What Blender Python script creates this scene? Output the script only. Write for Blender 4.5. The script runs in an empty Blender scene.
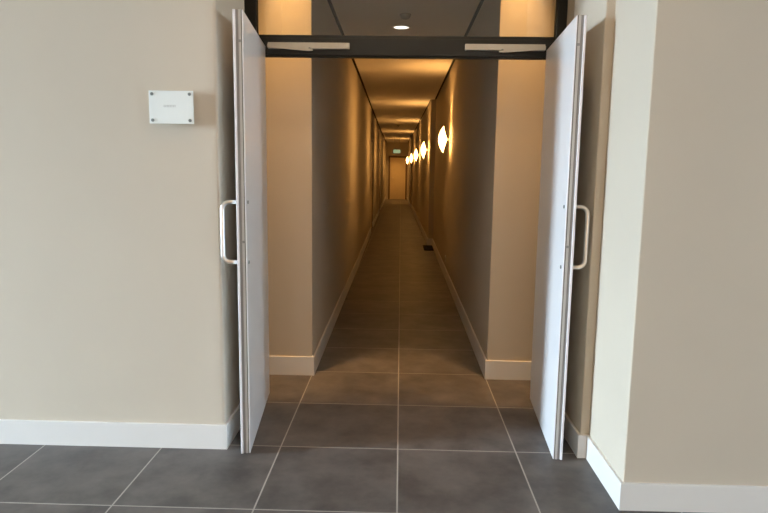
import bpy, bmesh, math, random
from mathutils import Vector, Matrix
random.seed(4)
C = bpy.context.scene.collection
PI = math.pi

# ------------------------------------------------------------------ materials
def new_mat(name):
    m = bpy.data.materials.new(name); m.use_nodes = True
    nt = m.node_tree; b = nt.nodes['Principled BSDF']
    return m, nt, b

def simple(name, col, rough=.5, metal=0., spec=.5, emit=None, estr=0.):
    m, nt, b = new_mat(name)
    b.inputs['Base Color'].default_value = (*col, 1)
    b.inputs['Roughness'].default_value = rough
    b.inputs['Metallic'].default_value = metal
    b.inputs['Specular IOR Level'].default_value = spec
    if emit:
        b.inputs['Emission Color'].default_value = (*emit, 1)
        b.inputs['Emission Strength'].default_value = estr
    return m

def mottled(name, col, amt=.03, scale=3., rough=.6, spec=.3, bump=0., bscale=400., metal=0.):
    """a plain colour broken up by faint noise, with an optional fine bump"""
    m, nt, b = new_mat(name)
    N, L = nt.nodes.new, nt.links.new
    tc = N('ShaderNodeTexCoord')
    no = N('ShaderNodeTexNoise'); no.inputs['Scale'].default_value = scale; no.inputs['Detail'].default_value = 5
    L(tc.outputs['Object'], no.inputs['Vector'])
    cr = N('ShaderNodeValToRGB')
    cr.color_ramp.elements[0].position = .3; cr.color_ramp.elements[1].position = .7
    cr.color_ramp.elements[0].color = (*[c*(1-amt) for c in col], 1)
    cr.color_ramp.elements[1].color = (*[min(1, c*(1+amt)) for c in col], 1)
    L(no.outputs['Fac'], cr.inputs['Fac']); L(cr.outputs['Color'], b.inputs['Base Color'])
    b.inputs['Roughness'].default_value = rough
    b.inputs['Specular IOR Level'].default_value = spec
    b.inputs['Metallic'].default_value = metal
    if bump:
        n2 = N('ShaderNodeTexNoise'); n2.inputs['Scale'].default_value = bscale; n2.inputs['Detail'].default_value = 2
        L(tc.outputs['Object'], n2.inputs['Vector'])
        bp = N('ShaderNodeBump'); bp.inputs['Strength'].default_value = bump; bp.inputs['Distance'].default_value = .001
        L(n2.outputs['Fac'], bp.inputs['Height']); L(bp.outputs['Normal'], b.inputs['Normal'])
    return m

TX, TY, TS = .008, 3.016, .6          # tile grid: a joint crossing and the tile size
def tile_mat():
    m, nt, b = new_mat('dark_tile')
    N, L = nt.nodes.new, nt.links.new
    def math_(op, a, c=None):
        n = N('ShaderNodeMath'); n.operation = op
        for k, v in enumerate((a, c)):
            if v is None: continue
            if hasattr(v, 'node'): L(v, n.inputs[k])
            else: n.inputs[k].default_value = v
        return n.outputs[0]
    tc = N('ShaderNodeTexCoord'); sp = N('ShaderNodeSeparateXYZ'); L(tc.outputs['Object'], sp.inputs[0])
    u = math_('DIVIDE', math_('SUBTRACT', sp.outputs['X'], TX), TS)
    v = math_('DIVIDE', math_('SUBTRACT', sp.outputs['Y'], TY), TS)
    def edge(t):   # distance in metres to the nearest joint line
        f = math_('FRACT', math_('ADD', t, .5))
        return math_('MULTIPLY', math_('ABSOLUTE', math_('SUBTRACT', f, .5)), TS)
    d = math_('MINIMUM', edge(u), edge(v))
    joint = math_('LESS_THAN', d, .0034)
    cell = N('ShaderNodeCombineXYZ'); L(math_('FLOOR', u), cell.inputs[0]); L(math_('FLOOR', v), cell.inputs[1])
    wn = N('ShaderNodeTexWhiteNoise'); wn.noise_dimensions = '3D'; L(cell.outputs[0], wn.inputs['Vector'])
    off = N('ShaderNodeVectorMath'); off.operation = 'MULTIPLY_ADD'
    L(wn.outputs['Color'], off.inputs[0]); off.inputs[1].default_value = (9, 9, 9); L(tc.outputs['Object'], off.inputs[2])
    n1 = N('ShaderNodeTexNoise'); n1.inputs['Scale'].default_value = 4.5; n1.inputs['Detail'].default_value = 8; n1.inputs['Roughness'].default_value = .62
    L(off.outputs[0], n1.inputs['Vector'])
    cr = N('ShaderNodeValToRGB')
    cr.color_ramp.elements[0].position = .32; cr.color_ramp.elements[0].color = (.066, .061, .059, 1)
    cr.color_ramp.elements[1].position = .70; cr.color_ramp.elements[1].color = (.168, .154, .143, 1)
    L(n1.outputs['Fac'], cr.inputs['Fac'])
    tv = N('ShaderNodeMapRange'); tv.inputs['To Min'].default_value = .9; tv.inputs['To Max'].default_value = 1.1
    L(wn.outputs['Value'], tv.inputs['Value'])
    mul = N('ShaderNodeVectorMath'); mul.operation = 'SCALE'
    L(cr.outputs['Color'], mul.inputs[0]); L(tv.outputs[0], mul.inputs['Scale'])
    mx = N('ShaderNodeMix'); mx.data_type = 'RGBA'
    L(joint, mx.inputs['Factor']); L(mul.outputs[0], mx.inputs[6]); mx.inputs[7].default_value = (.40, .38, .345, 1)
    L(mx.outputs[2], b.inputs['Base Color'])
    rr = N('ShaderNodeMapRange'); rr.inputs['To Min'].default_value = .40; rr.inputs['To Max'].default_value = .55
    L(n1.outputs['Fac'], rr.inputs['Value'])
    rm = math_('ADD', rr.outputs[0], math_('MULTIPLY', joint, .35)); L(rm, b.inputs['Roughness'])
    b.inputs['Specular IOR Level'].default_value = .45
    bp = N('ShaderNodeBump'); bp.inputs['Distance'].default_value = .002; bp.inputs['Strength'].default_value = .5
    h = math_('SUBTRACT', 1.0, joint)
    L(h, bp.inputs['Height']); L(bp.outputs['Normal'], b.inputs['Normal'])
    return m

def glass_mat():
    m, nt, b = new_mat('clear_glass')
    N, L = nt.nodes.new, nt.links.new
    nt.nodes.remove(b)
    out = nt.nodes['Material Output']
    tr = N('ShaderNodeBsdfTransparent'); tr.inputs['Color'].default_value = (.96, .97, .96, 1)
    gl = N('ShaderNodeBsdfGlossy'); gl.inputs['Roughness'].default_value = .02
    fr = N('ShaderNodeFresnel'); fr.inputs['IOR'].default_value = 1.85
    mx = N('ShaderNodeMixShader'); L(fr.outputs[0], mx.inputs[0]); L(tr.outputs[0], mx.inputs[1]); L(gl.outputs[0], mx.inputs[2])
    L(mx.outputs[0], out.inputs['Surface'])
    return m

M = dict(
    paint=mottled('beige_wall_paint', (.545, .490, .405), .02, 2.2, .75, .2, .12, 260),
    white_trim=mottled('white_trim_paint', (.70, .69, .67), .012, 6, .42, .4),
    ceiling=mottled('ceiling_paint', (.76, .72, .66), .015, 3, .85, .15),
    lobby_white=mottled('lobby_ceiling_paint', (.78, .77, .75), .01, 3, .85, .15),
    tile=tile_mat(),
    laminate=mottled('white_door_laminate', (.76, .775, .80), .012, 4, .30, .5),
    alu=mottled('brushed_aluminium', (.72, .72, .75), .04, 40, .34, .5, metal=.85),
    lip=mottled('pale_edge_band', (.80, .79, .83), .01, 12, .4, .4),
    edge=mottled('grey_edge_profile', (.50, .50, .49), .02, 12, .45, .4),
    groove=mottled('edge_groove', (.26, .26, .265), .03, 12, .5, .4),
    seal=mottled('dark_seal', (.16, .155, .14), .05, 30, .6, .3),
    steel=mottled('satin_steel', (.74, .73, .72), .02, 50, .28, .5, metal=1.),
    anthracite=mottled('anthracite_frame', (.014, .016, .0145), .06, 8, .38, .45),
    rail=mottled('silver_rail', (.58, .57, .52), .02, 30, .45, .4, metal=.3),
    glass=glass_mat(),
    plate=mottled('frosted_sign_plate', (.80, .86, .86), .015, 9, .25, .5),
    bolt=mottled('dull_bolt', (.22, .25, .25), .05, 60, .4, .4, metal=.6),
    letters=simple('grey_lettering', (.42, .45, .46), .6),
    opal=simple('opal_lamp_glass', (.9, .85, .75), .35, emit=(1., .50, .14), estr=17.),
    lamp_base=mottled('lamp_mount', (.55, .52, .47), .03, 20, .4, .4, metal=.5),
    spot_lens=simple('downlight_lens', (.9, .9, .88), .4, emit=(1., .93, .82), estr=2.6),
    spot_trim=mottled('downlight_trim', (.75, .73, .70), .02, 30, .4),
    plastic=mottled('grey_plastic', (.40, .38, .35), .03, 20, .5),
    white_plastic=mottled('white_plastic', (.75, .72, .66), .02, 20, .45),
    mat_=mottled('dark_mat', (.016, .015, .014), .25, 120, .9, .1, .5, 500),
    void_shade=simple('ceiling_void_shade', (.03, .028, .025), .9, spec=.1),  # near black, stands in for the shade above the ceiling
    wood=mottled('tan_door_veneer', (.72, .58, .38), .05, 3, .5, .35),
    dark_frame=mottled('brown_door_frame', (.16, .10, .06), .06, 8, .5, .35),
    exit=simple('lit_exit_panel', (.35, .55, .42), .4, emit=(.50, .66, .36), estr=.55),
    exit_box=mottled('exit_housing', (.45, .45, .42), .03, 20, .5),
    ground=mottled('pale_terrace', (.42, .41, .39), .08, 2, .85, .2),
)

# ------------------------------------------------------------------ mesh helpers
def obj(name, bm, mat, parent=None, smooth=False):
    bmesh.ops.recalc_face_normals(bm, faces=bm.faces[:])
    me = bpy.data.meshes.new(name); bm.to_mesh(me); bm.free()
    me.materials.append(mat)
    if smooth:
        for p in me.polygons: p.use_smooth = True
    o = bpy.data.objects.new(name, me); C.objects.link(o)
    if parent: o.parent = parent
    return o

def empty(name, loc=(0, 0, 0), rot=0.):
    o = bpy.data.objects.new(name, None); C.objects.link(o)
    o.location = loc; o.rotation_euler = (0, 0, rot); o.empty_display_size = .1
    return o

def tag(o, label, cat, group=None, kind=None):
    o['label'] = label; o['category'] = cat
    if group: o['group'] = group
    if kind: o['kind'] = kind
    return o

def box(bm, x0, x1, y0, y1, z0, z1, bev=0., seg=2):
    t = bmesh.new()
    r = bmesh.ops.create_cube(t, size=1)
    bmesh.ops.scale(t, vec=(x1-x0, y1-y0, z1-z0), verts=t.verts)
    bmesh.ops.translate(t, vec=((x0+x1)/2, (y0+y1)/2, (z0+z1)/2), verts=t.verts)
    if bev: bmesh.ops.bevel(t, geom=t.edges[:], offset=bev, segments=seg, profile=.5, affect='EDGES', clamp_overlap=True)
    me = bpy.data.meshes.new('t'); t.to_mesh(me); t.free(); bm.from_mesh(me); bpy.data.meshes.remove(me)
    return bm

def prism(bm, pts, z0, z1, round_=None, bev_top=0.):
    """footprint polygon raised from z0 to z1; round_ = {corner index: radius} softens vertical edges"""
    t = bmesh.new()
    lo = [t.verts.new((x, y, z0)) for x, y in pts]
    hi = [t.verts.new((x, y, z1)) for x, y in pts]
    n = len(pts)
    t.faces.new(lo[::-1]); top = t.faces.new(hi)
    for i in range(n): t.faces.new((lo[i], lo[(i+1) % n], hi[(i+1) % n], hi[i]))
    if bev_top:
        bmesh.ops.bevel(t, geom=list(top.edges), offset=bev_top, segments=2, profile=.5, affect='EDGES')
    elif round_:
        for i, r in round_.items():
            e = t.edges.get((lo[i], hi[i]))
            bmesh.ops.bevel(t, geom=[e], offset=r, segments=4, profile=.5, affect='EDGES')
    me = bpy.data.meshes.new('t'); t.to_mesh(me); t.free(); bm.from_mesh(me); bpy.data.meshes.remove(me)
    return bm

def cyl(bm, c, axis, r, depth, n=24, bev=0.):
    t = bmesh.new()
    bmesh.ops.create_cone(t, cap_ends=True, cap_tris=False, segments=n, radius1=r, radius2=r, depth=depth)
    if bev:
        ed = [e for e in t.edges if len(e.link_faces) == 2 and any(len(f.verts) > 4 for f in e.link_faces)]
        bmesh.ops.bevel(t, geom=ed, offset=bev, segments=2, profile=.5, affect='EDGES')
    q = Vector((0, 0, 1)).rotation_difference(Vector(axis))
    bmesh.ops.transform(t, matrix=Matrix.Translation(c) @ q.to_matrix().to_4x4(), verts=t.verts)
    me = bpy.data.meshes.new('t'); t.to_mesh(me); t.free(); bm.from_mesh(me); bpy.data.meshes.remove(me)
    return bm

def lathe(bm, prof, mtx, n=32):
    """profile [(r, h)] turned about local z, then moved by mtx"""
    rings = []
    for r, h in prof:
        if r < 1e-6: rings.append([bm.verts.new(mtx @ Vector((0, 0, h)))])
        else: rings.append([bm.verts.new(mtx @ Vector((r*math.cos(a), r*math.sin(a), h))) for a in (2*PI*k/n for k in range(n))])
    for A, B in zip(rings, rings[1:]):
        for k in range(n):
            j = (k+1) % n
            if len(A) == 1 and len(B) == 1: continue
            if len(A) == 1: bm.faces.new((A[0], B[k], B[j]))
            elif len(B) == 1: bm.faces.new((A[k], A[j], B[0]))
            else: bm.faces.new((A[k], A[j], B[j], B[k]))
    return bm

def tube(bm, path, r, n=16):
    """round bar along a polyline that already holds its bend points"""
    P = [Vector(p) for p in path]; rings = []
    ref = None
    for i, p in enumerate(P):
        a = (P[i]-P[i-1]).normalized() if i else None
        b = (P[i+1]-P[i]).normalized() if i+1 < len(P) else None
        t = ((a or b)+(b or a)).normalized()
        if ref is None:
            ref = t.orthogonal().normalized()
        ref = (ref - t*ref.dot(t)).normalized(); s = t.cross(ref)
        rings.append([bm.verts.new(p+(ref*math.cos(q)+s*math.sin(q))*r) for q in (2*PI*k/n for k in range(n))])
    for A, B in zip(rings, rings[1:]):
        for k in range(n): bm.faces.new((A[k], A[(k+1) % n], B[(k+1) % n], B[k]))
    bm.faces.new(rings[0][::-1]); bm.faces.new(rings[-1])
    return bm

def struct(name, bm, mat, label, cat, parent=None, smooth=False):
    o = obj(name, bm, mat, parent, smooth)
    if not parent: tag(o, label, cat, kind='structure')
    return o

# ------------------------------------------------------------------ plan of the place
YL, YR = 2.976, 2.497        # front faces of the left and right lobby walls
XL, XR, XJ = -.868, .960, .917
YP = 3.52                    # where the recess widens into the hinge pocket
YF = 3.77                    # front of the door frame
YG = 3.82                    # back of the door frame
YB = 3.86                    # back of the lobby wall
YV = 4.137                   # end wall of the vestibule / start of the corridor
YE = 30.0                    # far end of the corridor
HL, HC = 4.60, 2.69          # lobby and corridor ceilings
LW = [(-.587, YV), (-.612, 9.0), (-.655, 13.75)]                       # corridor left wall
LW2 = [(-.668, 15.35), (-.705, 20.6)]
LW3 = [(-.712, 22.1), (-.735, YE)]
RW = [(.611, YV), (.626, 11.72)]                                          # corridor right wall
RW2 = [(.538, 11.72), (.420, 23.70)]
RW3 = [(.375, 23.70), (.345, YE)]

# floor (lobby + recess + corridor: one continuous tiled floor)
bm = bmesh.new(); box(bm, -9.0, 9.0, -4.0, YE+.3, -.12, 0)
struct('floor', bm, M['tile'], 'dark grey square floor tiles with pale joints, lobby through corridor', 'floor')

# lobby walls ---------------------------------------------------------------
bm = bmesh.new()
prism(bm, [(-9.0, YL), (XL, YL), (XL, YP), (-1.0, YP), (-1.0, 3.80), (-.935, 3.80), (-.935, YB), (-1.6, YB), (-9.0, YB)], 0, HL, {1: .012})
struct('wall_left', bm, M['paint'], 'beige lobby wall left of the doorway, carrying the small sign', 'wall')
bm = bmesh.new()
prism(bm, [(9.0, YR), (XR, YR), (XR, YL), (XJ, YL), (XJ, YP), (1.0, YP), (1.0, 3.80), (.945, 3.80), (.945, YB), (1.6, YB), (9.0, YB)], 0, HL, {1: .006, 3: .006})
struct('wall_right', bm, M['paint'], 'beige lobby wall right of the doorway with its bright stepped reveal', 'wall')
# wall above the transom
bm = bmesh.new(); box(bm, -.935, .945, 3.79, YB, 2.72, HL)
struct('wall_above_door', bm, M['paint'], 'strip of beige wall above the glazed transom', 'wall')
# rest of the lobby, behind and beside the camera
bm = bmesh.new()                                   # right side: made-up opening, added to light the left door leaf
VY0, VY1, VZ0, VZ1 = -2.6, -1.85, .3, 1.4
box(bm, 9.0, 9.2, VY1, YR, 0, HL); box(bm, 9.0, 9.2, -4.0, VY0, 0, HL); box(bm, 9.0, 9.2, VY0, VY1, 0, VZ0); box(bm, 9.0, 9.2, VY0, VY1, VZ1, HL)
struct('wall_lobby_right', bm, M['paint'], 'far right side wall of the lobby, beyond the picture edge', 'wall')
bm = bmesh.new(); box(bm, -9.2, 9.2, -4.2, -4.0, 0, HL)
struct('wall_lobby_back', bm, M['paint'], 'back wall of the lobby behind the viewer', 'wall')
bm = bmesh.new()                                   # left side: glazed front, piers at both ends
WY0, WY1, WZ0, WZ1 = .35, 1.5, .1, 3.1
box(bm, -9.2, -9.0, WY1, YB, 0, HL); box(bm, -9.2, -9.0, -4.0, WY0, 0, HL)
box(bm, -9.2, -9.0, WY0, WY1, 0, WZ0); box(bm, -9.2, -9.0, WY0, WY1, WZ1, HL)
struct('wall_lobby_left', bm, M['paint'], 'left side wall of the lobby around its large window opening', 'wall')
bm = bmesh.new(); box(bm, -9.2, 9.2, -4.2, 3.79, HL, HL+.15)
struct('ceiling_lobby', bm, M['lobby_white'], 'white lobby ceiling above the doorway', 'ceiling')
bm = bmesh.new(); box(bm, -40, -9.2, -25, 25, -.2, -.05)
struct('ground', bm, M['ground'], 'pale paved terrace outside the lobby window', 'ground')

# vestibule and corridor walls -------------------------------------------------
def wall_mass(pts, far, z1, corner=None):
    b = bmesh.new(); prism(b, pts + far, 0, z1, corner); return b
HT, HV = 2.95, 3.30
b = wall_mass([(-1.6, YV)] + LW + [(-.725, 13.75), (-.735, 15.35)] + LW2 + [(-.775, 20.6), (-.78, 22.1)] + LW3, [(-1.0, YE), (-1.6, YV+.5)], HT, {1: .006})
struct('wall_corridor_left', b, M['paint'], 'left wall of the corridor, long and beige, fading into warm lamplight', 'wall')
b = wall_mass([(1.6, YV)] + RW + RW2 + RW3, [(.9, YE), (1.6, YV+.5)], HT, {1: .006})
struct('wall_corridor_right', b, M['paint'], 'right wall of the corridor carrying the row of glowing wall lamps', 'wall')
bm = bmesh.new(); box(bm, -1.1, 1.0, YE, YE+.15, 0, HT)
struct('wall_end', bm, M['paint'], 'end wall closing the far end of the corridor', 'wall')
bm = bmesh.new(); box(bm, -1.35, -1.2, YB, YV, 0, HV)
struct('wall_vestibule_left', bm, M['paint'], 'left side wall of the shallow lobby behind the frame', 'wall')
bm = bmesh.new(); box(bm, 1.2, 1.35, YB, YV, 0, HV)
struct('wall_vestibule_right', bm, M['paint'], 'right side wall of the shallow lobby behind the frame', 'wall')
# corridor ceiling panel, kept clear of the walls by a dark shadow gap
g = .034
bm = bmesh.new()
lp = [(LW[0][0]+g, YV)] + [(x+g, y) for x, y in LW[1:]+LW2+LW3]
rp = [(RW[0][0]-g, YV)] + [(RW[1][0]-g, 11.66)] + [(RW2[0][0]-.02, 11.66), (RW2[1][0]-.03, 23.65), (RW3[0][0]-g, 23.65), (RW3[1][0]-g, YE)]
prism(bm, lp + rp[::-1], HC, HC+.06)
struct('ceiling', bm, M['ceiling'], 'plain corridor ceiling edged by dark shadow gaps', 'ceiling')
bm = bmesh.new(); box(bm, -1.75, 1.75, YV+.02, YE+.15, HT, HT+.12)
struct('ceiling_void', bm, M['void_shade'], 'slab above the corridor ceiling, coloured dark for the shade in the gap', 'ceiling')

# dark strips added between wall and ceiling, their colour stands in for shade
def gap_strip(name, wall, lab):
    w = .042 if wall[0][0] < 0 else -.05
    pts = list(wall) + [(x+w, y) for x, y in wall[::-1]]
    b = bmesh.new(); prism(b, pts, HC+.012, HC+.03)
    struct(name, b, M['void_shade'], lab, 'trim')
gap_strip('gap_shade_1', LW + LW2 + LW3, 'added dark strip standing in for the shadow gap along the left edge of the corridor ceiling')
gap_strip('gap_shade_2', RW + RW2 + RW3, 'added dark strip standing in for the shadow gap along the right edge of the corridor ceiling')
bm = bmesh.new(); box(bm, -1.35, 1.35, YB, YV+.02, HV, HV+.1)
struct('ceiling_vestibule', bm, M['ceiling'], 'small raised ceiling over the shallow lobby behind the frame', 'ceiling')
bm = bmesh.new(); box(bm, -1.35, 1.35, YV, YV+.12, HC+.06, HV)
struct('wall_bulkhead', bm, M['paint'], 'wall strip above the mouth of the corridor', 'wall')

# baseboards -------------------------------------------------------------------
def baseboard(name, line, side, h, label, t=.012):
    """strip of thickness t along a polyline; side = +1 offsets to the left of travel, -1 to the right"""
    n = len(line); off = []
    V = [Vector(p) for p in line]
    nor = []
    for a, b2 in zip(V, V[1:]):
        d = (b2-a).normalized(); nor.append(Vector((-d.y, d.x))*side)
    for i, p in enumerate(V):
        if i == 0: off.append(p+nor[0]*t)
        elif i == n-1: off.append(p+nor[-1]*t)
        else:
            m = (nor[i-1]+nor[i]); m = m/m.dot(nor[i]) if m.length > 1e-6 else nor[i]
            off.append(p+m*t)
    pts = [tuple(p) for p in V]+[tuple(p) for p in off[::-1]]
    b = bmesh.new(); prism(b, pts, 0, h, bev_top=.003)
    return struct(name, b, M['white_trim'], label, 'baseboard')
baseboard('baseboard_left', [(-9.0, YL), (XL, YL), (XL, YP)], -1, .127, 'white baseboard along the lobby wall left of the doorway')
baseboard('baseboard_right', [(9.0, YR), (XR, YR), (XR, YL), (XJ, YL), (XJ, YP)], 1, .121, 'white baseboard along the right lobby wall and its stepped reveal')
baseboard('baseboard_corridor_left', [(-1.6, YV)] + LW + [(-.725, 13.75), (-.735, 15.35)] + LW2 + [(-.775, 20.6), (-.78, 22.1)] + LW3, -1, .132, 'white baseboard along the left side of the corridor')
baseboard('baseboard_corridor_right', [(1.6, YV)] + RW + RW2 + RW3, 1, .132, 'white baseboard along the right side of the corridor')

# ------------------------------------------------------------------ door frame with transom
fr = empty('door_frame', (0, YF, 0))
tag(fr, 'dark anthracite door frame with header bar and clear glass transom', 'door frame', kind='structure')
def fpart(name, boxes, mat):
    b = bmesh.new()
    for q in boxes: box(b, *q[:2], q[2]-YF, q[3]-YF, *q[4:6], .0025)
    return obj(name, b, mat, fr)
fpart('post', [(-.930, -.862, YF, YG, 0, 2.72), (-.862, -.857, YF+.02, YG-.005, 0, 2.72)], M['anthracite'])
fpart('post', [(.886, .943, YF, YG, 0, 2.72), (.881, .886, YF+.02, YG-.005, 0, 2.72)], M['anthracite'])
fpart('header', [(-.862, .886, YF, YG, 2.076, 2.172), (-.862, .886, YF+.012, YG-.005, 2.172, 2.192), (-.862, .886, YF+.012, YG-.005, 2.066, 2.076)], M['anthracite'])
fpart('top_rail', [(-.862, .886, YF, YG, 2.655, 2.72)], M['anthracite'])
fpart('transom_glass', [(-.857, .881, YF+.02, YF+.028, 2.192, 2.655)], M['glass'])

# ------------------------------------------------------------------ door leaves
def door(name, hinge, free, s, proj, label, Z1):
    """leaf from its hinge corner to its free corner (inner face); s = side of the outer face in local y"""
    h, f = Vector(hinge), Vector(free); u = f-h; L = u.length
    r = empty(name, (h.x, h.y, 0), math.atan2(u.y, u.x))
    tag(r, label, 'door', 'pair of open white doors', kind='structure')
    T, Z0 = .045, .006
    def bx(b, x0, x1, a, c, z0, z1, bev=.001):
        lo, hi = sorted((a*s, c*s)); box(b, x0, x1, lo, hi, z0, z1, bev, 1)
    b = bmesh.new(); bx(b, 0, L-.006, 0, T, Z0, Z1, .0015); obj('panel', b, M['laminate'], r)
    # free edge: pale inner band, seal, aluminium strip, seal, wide pale outer lip
    b = bmesh.new(); bx(b, L-.006, L-.002, .0, .005, Z0, Z1); bx(b, L-.006, L+.002, .034, T, Z0, Z1, .0015); e = obj('edge_band', b, M['lip'], r)
    b = bmesh.new(); bx(b, L-.006, L-.0035, .005, .0098, Z0, Z1, 0); obj('edge_seal', b, M['seal'], r)
    b = bmesh.new(); bx(b, L-.006, L-.004, .021, .034, Z0, Z1, 0); obj('edge_groove', b, M['groove'], r)
    b = bmesh.new(); bx(b, L-.006, L-.002, .0098, .021, Z0, Z1, 0); st = obj('edge_strip', b, M['edge'], r)
    for z, hh in ((1.06, .012), (1.98, .012)):
        b = bmesh.new(); bx(b, L-.003, L-.0012, .010, .020, z, z+hh, 0); obj('latch', b, M['groove'], st)
    # pull handle on the outer face, bolted through
    xh = L-.052; z0, z1 = .962, 1.252; R = .0105; rad = .035
    path = [(xh, T*s, z1), (xh, (T+proj-R-rad)*s, z1)]
    for k in range(1, 7):
        a = k/6*PI/2; path.append((xh, (T+proj-R-rad+rad*math.sin(a))*s, z1-rad+rad*math.cos(a)))
    for k in range(0, 7):
        a = k/6*PI/2; path.append((xh, (T+proj-R-rad+rad*math.cos(a))*s, z0+rad-rad*math.sin(a)))
    path.append((xh, T*s, z0))
    b = bmesh.new(); tube(b, path, R)
    hd = obj('pull_handle', b, M['steel'], r, True); hd['label'] = 'satin steel D-shaped pull handle'
    for z in (z0, z1):
        b = bmesh.new(); cyl(b, (xh, (T+.002)*s, z), (0, 1, 0), .015, .004, 24, .001); obj('rosette', b, M['steel'], hd)
        b = bmesh.new(); cyl(b, (xh, -.0015*s, z), (0, 1, 0), .0085, .005, 16, .001); obj('bolt', b, M['bolt'], r)
    # pivots carrying the leaf
    for z0_, z1_ in ((0., Z0), (Z1, Z1+.006)):
        b = bmesh.new(); cyl(b, (.03, T*.5*s, (z0_+z1_)/2), (0, 0, 1), .012, z1_-z0_, 16); obj('pivot', b, M['bolt'], r)
    return r
door('door_1', (-.808, YF-.004), (-.726, 2.914), -1, .086, 'white door leaf standing open at the left, pale grey side showing', 2.123)
door('door_2', (.832, YF-.004), (.776, 2.932), 1, .076, 'white door leaf standing open at the right, bright bluish side showing', 2.113)

# door closers: guide rail on the header and a slide arm above each leaf
def closer(x0, x1, hx, tip, label):
    c = empty('door_closer', ((x0+x1)/2, YF, 2.106)); tag(c, label, 'door closer', 'door closers on the header bar')
    ox = (x0+x1)/2
    b = bmesh.new(); box(b, x0-ox, x1-ox, -.022, 0, .003, .037, .002)
    obj('guide_rail', b, M['rail'], c)
    b = bmesh.new()                                     # flat tapering arm
    d = 1 if tip > hx else -1
    prof = [(hx-ox, .026), (tip-ox, -.002), (tip-ox, -.010), (tip-d*.03-ox, -.012), (hx-ox, .006)]
    t = bmesh.new()
    A = [t.verts.new((x, -.024, z)) for x, z in prof]; B = [t.verts.new((x, -.034, z)) for x, z in prof]
    t.faces.new(A); t.faces.new(B[::-1])
    for i in range(5): t.faces.new((A[i], A[(i+1) % 5], B[(i+1) % 5], B[i]))
    obj('slide_arm', t, M['rail'], c)
    b = bmesh.new(); cyl(b, (tip-d*.02-ox, -.024, .001), (0, 1, 0), .008, .006, 16); obj('slider', b, M['bolt'], c)
    return c
closer(-.790, -.312, -.79, -.525, 'silver closer rail with slide arm above the left door leaf')
closer(.360, .822, .822, .555, 'silver closer rail with slide arm above the right door leaf')

# ------------------------------------------------------------------ wall sign
SX, SZ, SY = -1.076, 1.690, 2.944
sg = empty('wall_sign', (SX, SY, SZ)); tag(sg, 'small white glass sign plate held off the left wall by four bolts', 'sign')
b = bmesh.new(); box(b, -.104, .104, -.004, .004, -.0755, .0755, .0012); obj('plate', b, M['plate'], sg)
for sx in (-1, 1):
    for sz in (-1, 1):
        b = bmesh.new(); cyl(b, (sx*.088, .012, sz*.060), (0, 1, 0), .0062, .040, 20, .001); cyl(b, (sx*.088, -.006, sz*.060), (0, 1, 0), .0075, .005, 20, .001)
        obj('standoff', b, M['bolt'], sg)
b = bmesh.new(); x = -.034                               # one faint grey word, too small to read in the photograph
for w in (.0055, .0045, .005, .0045, .0055, .005, .0045, .005):
    box(b, x, x+.0013, -.0046, -.0040, .001, .0095); box(b, x, x+w, -.0046, -.0040, .0082, .0095); box(b, x, x+w, -.0046, -.0040, .001, .0023)
    x += w+.0024
obj('lettering', b, M['letters'], sg)

# ------------------------------------------------------------------ wall lamps
def lamp(x, y, z, label):
    r = empty('wall_lamp', (x, y, z)); tag(r, label, 'wall lamp', 'row of glowing wall lamps along the corridor')
    return r
mx = Matrix.Rotation(-PI/2, 4, 'Y')                      # local z of the lathe points to -x, away from the wall
R0, HR = .165, .092                                      # rim radius and its distance from the wall
n = 12
prof = [(0, .046)]
for k in range(1, n+1):                                 # gently domed rear
    t = k/n; prof.append((R0*t, HR-.046*(1-t)**1.3*(1+.3*t)))
for k in range(1, n+1):                                 # convex front
    t = 1-k/n; prof.append((R0*t, HR+.062*(1-t*t)))
prof[-1] = (0, prof[-1][1])
sh = bmesh.new(); lathe(sh, prof, mx, 40)
shade_me = obj('lamp_shade', sh, M['opal'], None, True)
bp = bmesh.new(); cyl(bp, (-.006, 0, 0), (1, 0, 0), .055, .012, 28, .002)
plate_me = obj('back_plate', bp, M['lamp_base'])
sb = bmesh.new(); cyl(sb, (-.029, 0, 0), (1, 0, 0), .014, .036, 16)
stem_me = obj('stem', sb, M['lamp_base'])
def wall_x(y):
    for A in (RW, RW2, RW3):
        (xa, ya), (xb, yb) = A[0], A[-1]
        if ya <= y <= yb: return xa+(xb-xa)*(y-ya)/(yb-ya)
lamp_lab = ['nearest and largest glowing wall lamp on the corridor right wall',
            'second glowing wall lamp from the doors, just past the wall step',
            'third glowing wall lamp from the doors along the corridor',
            'fourth glowing wall lamp from the doors, deep in the corridor',
            'farthest glowing wall lamp, smallest and next to the end door']
lamps = [7.98, 12.3, 16.6, 21.3, 26.2]
for i, y in enumerate(lamps):
    r = lamp(wall_x(y), y, 1.80, lamp_lab[i])
    for src in (shade_me, plate_me, stem_me):
        o = src if i == 0 else src.copy()
        if i: C.objects.link(o)
        o.parent = r

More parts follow.
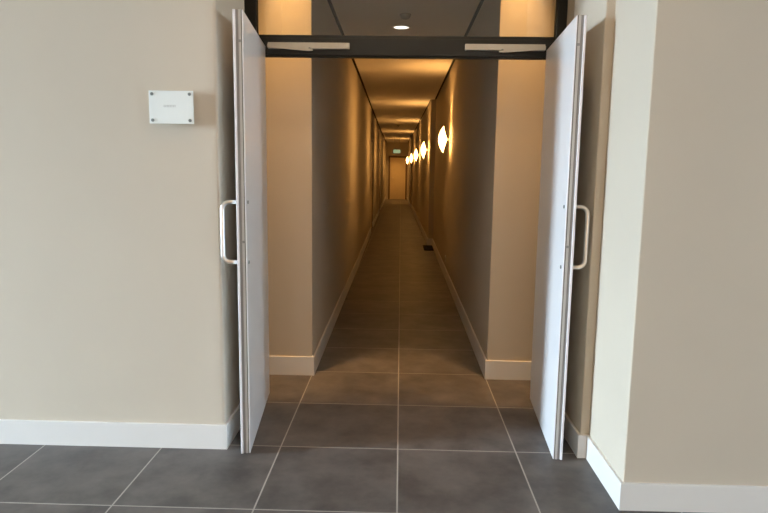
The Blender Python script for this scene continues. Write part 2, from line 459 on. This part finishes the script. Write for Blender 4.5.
# ------------------------------------------------------------------ ceiling fittings
d = empty('ceiling_downlight', (-.02, 5.85, HC)); tag(d, 'round white recessed downlight in the corridor ceiling, seen through the transom', 'ceiling light')
b = bmesh.new(); lathe(b, [(.066, -.001), (.068, -.006), (.085, -.006), (.088, 0), (.088, .01), (.066, .01), (.066, -.001)], Matrix.Identity(4), 36); obj('trim_ring', b, M['spot_trim'], d, True)
b = bmesh.new(); cyl(b, (0, 0, .001), (0, 0, 1), .066, .004, 36); obj('lens', b, M['spot_lens'], d)
def detector(x, y, label):
    t = empty('smoke_detector', (x, y, HC)); tag(t, label, 'smoke detector', 'smoke detectors on the corridor ceiling')
    b = bmesh.new(); cyl(b, (0, 0, -.005), (0, 0, 1), .05, .010, 28, .002); obj('base', b, M['plastic'], t)
    b = bmesh.new(); lathe(b, [(.042, -.010), (.040, -.026), (.026, -.036), (0, -.038)], Matrix.Identity(4), 28); obj('sensor_head', b, M['plastic'], t, True)
detector(.015, 5.38, 'small round smoke detector beside the recessed downlight')
detector(-.10, 18.4, 'tiny dark smoke detector on the ceiling far down the corridor')

# exit sign hung from the ceiling near the far end
ex = empty('exit_sign', (-.17, 24.4, 2.03)); tag(ex, 'small pale green lit exit sign hanging before the end door', 'exit sign')
b = bmesh.new(); box(b, -.15, .15, -.02, .02, 0, .16, .004); obj('housing', b, M['exit_box'], ex)
b = bmesh.new(); box(b, -.135, .135, -.0235, -.0195, .014, .146, .001); obj('lit_panel', b, M['exit'], ex)
for sx in (-.1, .1):
    b = bmesh.new(); cyl(b, (sx, 0, .16+(HC-2.03-.16)/2), (0, 0, 1), .006, HC-2.03-.16, 12); obj('hanging_rod', b, M['exit_box'], ex)

# ------------------------------------------------------------------ far door and small things
dr = empty('door_3', (-.15, YE, 0)); tag(dr, 'plain tan door in the end wall of the corridor', 'door', kind='structure')
b = bmesh.new(); box(b, -.37, .37, -.03, 0, .006, 1.98, .002); obj('panel', b, M['wood'], dr)
b = bmesh.new(); box(b, -.44, -.37, -.045, 0, 0, 2.05, .003); box(b, .37, .44, -.045, 0, 0, 2.05, .003); box(b, -.44, .44, -.045, 0, 1.98, 2.05, .003); obj('frame', b, M['dark_frame'], dr)
b = bmesh.new(); tube(b, [(-.31, -.03, 1.02), (-.31, -.075, 1.02), (-.30, -.08, 1.02), (-.20, -.08, 1.02)], .009, 10); obj('lever_handle', b, M['steel'], dr, True)
for k, (y0, y1, x0, x1) in enumerate(((13.75, 15.35, -.725, -.735), (20.6, 22.1, -.775, -.78))):
    ym = (y0+y1)/2; xm = (x0+x1)/2
    q = empty('door_%d' % (4+k), (xm, ym, 0))
    tag(q, ('plain door set into the left corridor wall, nearer the entrance', 'plain door set into the left corridor wall, nearer the far end')[k], 'door', kind='structure')
    hw = (y1-y0)/2-.12
    b = bmesh.new(); box(b, .006, .034, -hw, hw, .006, 2.05, .002); obj('panel', b, M['wood'], q)
    b = bmesh.new(); box(b, .006, .044, -hw-.06, -hw, 0, 2.11, .002); box(b, .006, .044, hw, hw+.06, 0, 2.11, .002); box(b, .006, .044, -hw-.06, hw+.06, 2.05, 2.11, .002); obj('frame', b, M['dark_frame'], q)

b = bmesh.new(); box(b, .435, .608, 10.95, 11.66, 0, .012, .004)
tag(obj('floor_mat', b, M['mat_']), 'small dark flat mat on the corridor floor before the wall step', 'mat')
sk = empty('wall_socket', (.6185, 8.25, .245)); tag(sk, 'pale wall socket low on the right corridor wall above the baseboard', 'socket')
b = bmesh.new(); box(b, -.009, .002, -.041, .041, -.041, .041, .003); obj('face_plate', b, M['white_plastic'], sk)
b = bmesh.new(); cyl(b, (-.0095, 0, 0), (1, 0, 0), .021, .003, 24); obj('socket_well', b, M['plastic'], sk)

# ------------------------------------------------------------------ light
W = bpy.data.worlds.new('sky'); bpy.context.scene.world = W; W.use_nodes = True
nt = W.node_tree; bg = nt.nodes['Background']
N, Lk = nt.nodes.new, nt.links.new
tc = N('ShaderNodeTexCoord'); sp = N('ShaderNodeSeparateXYZ'); Lk(tc.outputs['Generated'], sp.inputs[0])
cr = N('ShaderNodeValToRGB'); Lk(sp.outputs['Z'], cr.inputs['Fac'])          # overcast sky: pale horizon, cooler zenith
cr.color_ramp.elements[0].position = 0.; cr.color_ramp.elements[0].color = (.76, .93, 1.07, 1)
cr.color_ramp.elements[1].position = .6; cr.color_ramp.elements[1].color = (.70, .88, 1.05, 1)
Lk(cr.outputs['Color'], bg.inputs['Color']); bg.inputs['Strength'].default_value = 156.0

def light(name, kind, loc, energy, col, **kw):
    l = bpy.data.lights.new(name, kind); l.energy = energy; l.color = col
    for k, v in kw.items():
        if k != 'portal': setattr(l, k, v)
    o = bpy.data.objects.new(name, l); C.objects.link(o); o.location = loc
    return o
p = light('window_portal', 'AREA', (-9.01, (WY0+WY1)/2, (WZ0+WZ1)/2), 1, (1, 1, 1), shape='RECTANGLE', size=WZ1-WZ0, size_y=WY1-WY0)
p.rotation_euler = (0, -PI/2, 0); p.data.cycles.is_portal = True
p = light('side_fill_portal', 'AREA', (9.01, (VY0+VY1)/2, (VZ0+VZ1)/2), 1, (1, 1, 1), shape='RECTANGLE', size=VZ1-VZ0, size_y=VY1-VY0)  # sky fill through the added opening on the right
p.rotation_euler = (0, PI/2, 0); p.data.cycles.is_portal = True
WARM = (1., .53, .18)
LAMP = (1., .50, .14)
FILL = (1., .64, .36)
for x in (-.73, .73):
    o = light('vestibule_downlight', 'SPOT', (x, 3.935, HV-.03), 300, WARM, spot_size=math.radians(36), spot_blend=1., shadow_soft_size=.05)
    o.rotation_euler = (math.radians(6.), 0, 0)
for x, y in ((-1.6, .6), (1.9, .4), (.2, -1.6)):
    light('lobby_lamp', 'AREA', (x, y, HL-.02), 7, FILL, shape='DISK', size=.35)
o = light('lobby_back_fill', 'AREA', (.3, -3.95, 1.2), 95, (1., .58, .26), shape='RECTANGLE', size=3., size_y=1.2); o.rotation_euler = (PI/2, 0, PI)  # warm fill added behind the camera, no fixture there
o = light('entrance_fill', 'SPOT', (.02, 1.6, HL-.05), 190, (1., .55, .20), spot_size=math.radians(54), spot_blend=.8, shadow_soft_size=.3)  # made-up spot, added as warm fill for the doorway
o.rotation_euler = Vector((0, 2.45, -3.75)).to_track_quat('-Z', 'Y').to_euler()
for y in lamps:                                            # each wall lamp throws a beam across and one up
    x = wall_x(y)-.175
    o = light('wall_lamp_beam', 'SPOT', (x, y, 1.80), 22, LAMP, spot_size=math.radians(110), spot_blend=1., shadow_soft_size=.06); o.rotation_euler = (0, PI/2, 0)
    o = light('wall_lamp_uplight', 'SPOT', (x+.07, y, 2.0), 24, LAMP, spot_size=math.radians(120), spot_blend=1., shadow_soft_size=.06); o.rotation_euler = (PI, 0, 0)
light('end_door_fill', 'SPOT', (-.15, 28.9, HC-.03), 105, (1., .50, .13), spot_size=math.radians(120), spot_blend=1., shadow_soft_size=.05)  # unseen light added to brighten the end door

# ------------------------------------------------------------------ camera
f_px, pitch, yaw, roll, hcam = 621.943, .1392, -.0251, -.0136, 1.4165
F = Vector((math.sin(yaw), math.cos(yaw), 0)); Rr = Vector((math.cos(yaw), -math.sin(yaw), 0)); Z = Vector((0, 0, 1))
fw = F*math.cos(pitch) - Z*math.sin(pitch); up = F*math.sin(pitch) + Z*math.cos(pitch)
ri = Rr*math.cos(roll) - up*math.sin(roll); ui = Rr*math.sin(roll) + up*math.cos(roll)
cam = bpy.data.cameras.new('camera'); co = bpy.data.objects.new('camera', cam); C.objects.link(co)
cam.sensor_width = 36; cam.lens = f_px/768*36; cam.clip_start = .02; cam.clip_end = 200
m = Matrix(((ri.x, ui.x, -fw.x, 0), (ri.y, ui.y, -fw.y, 0), (ri.z, ui.z, -fw.z, hcam), (0, 0, 0, 1)))
co.matrix_world = m
sc = bpy.context.scene; sc.camera = co
sc.view_settings.view_transform = 'Standard'; sc.view_settings.look = 'None'; sc.view_settings.gamma = 1; sc.view_settings.use_curve_mapping = False
sc.view_settings.exposure = 0.0
sc.cycles.use_denoising = True
sc.cycles.max_bounces = 12; sc.cycles.diffuse_bounces = 6
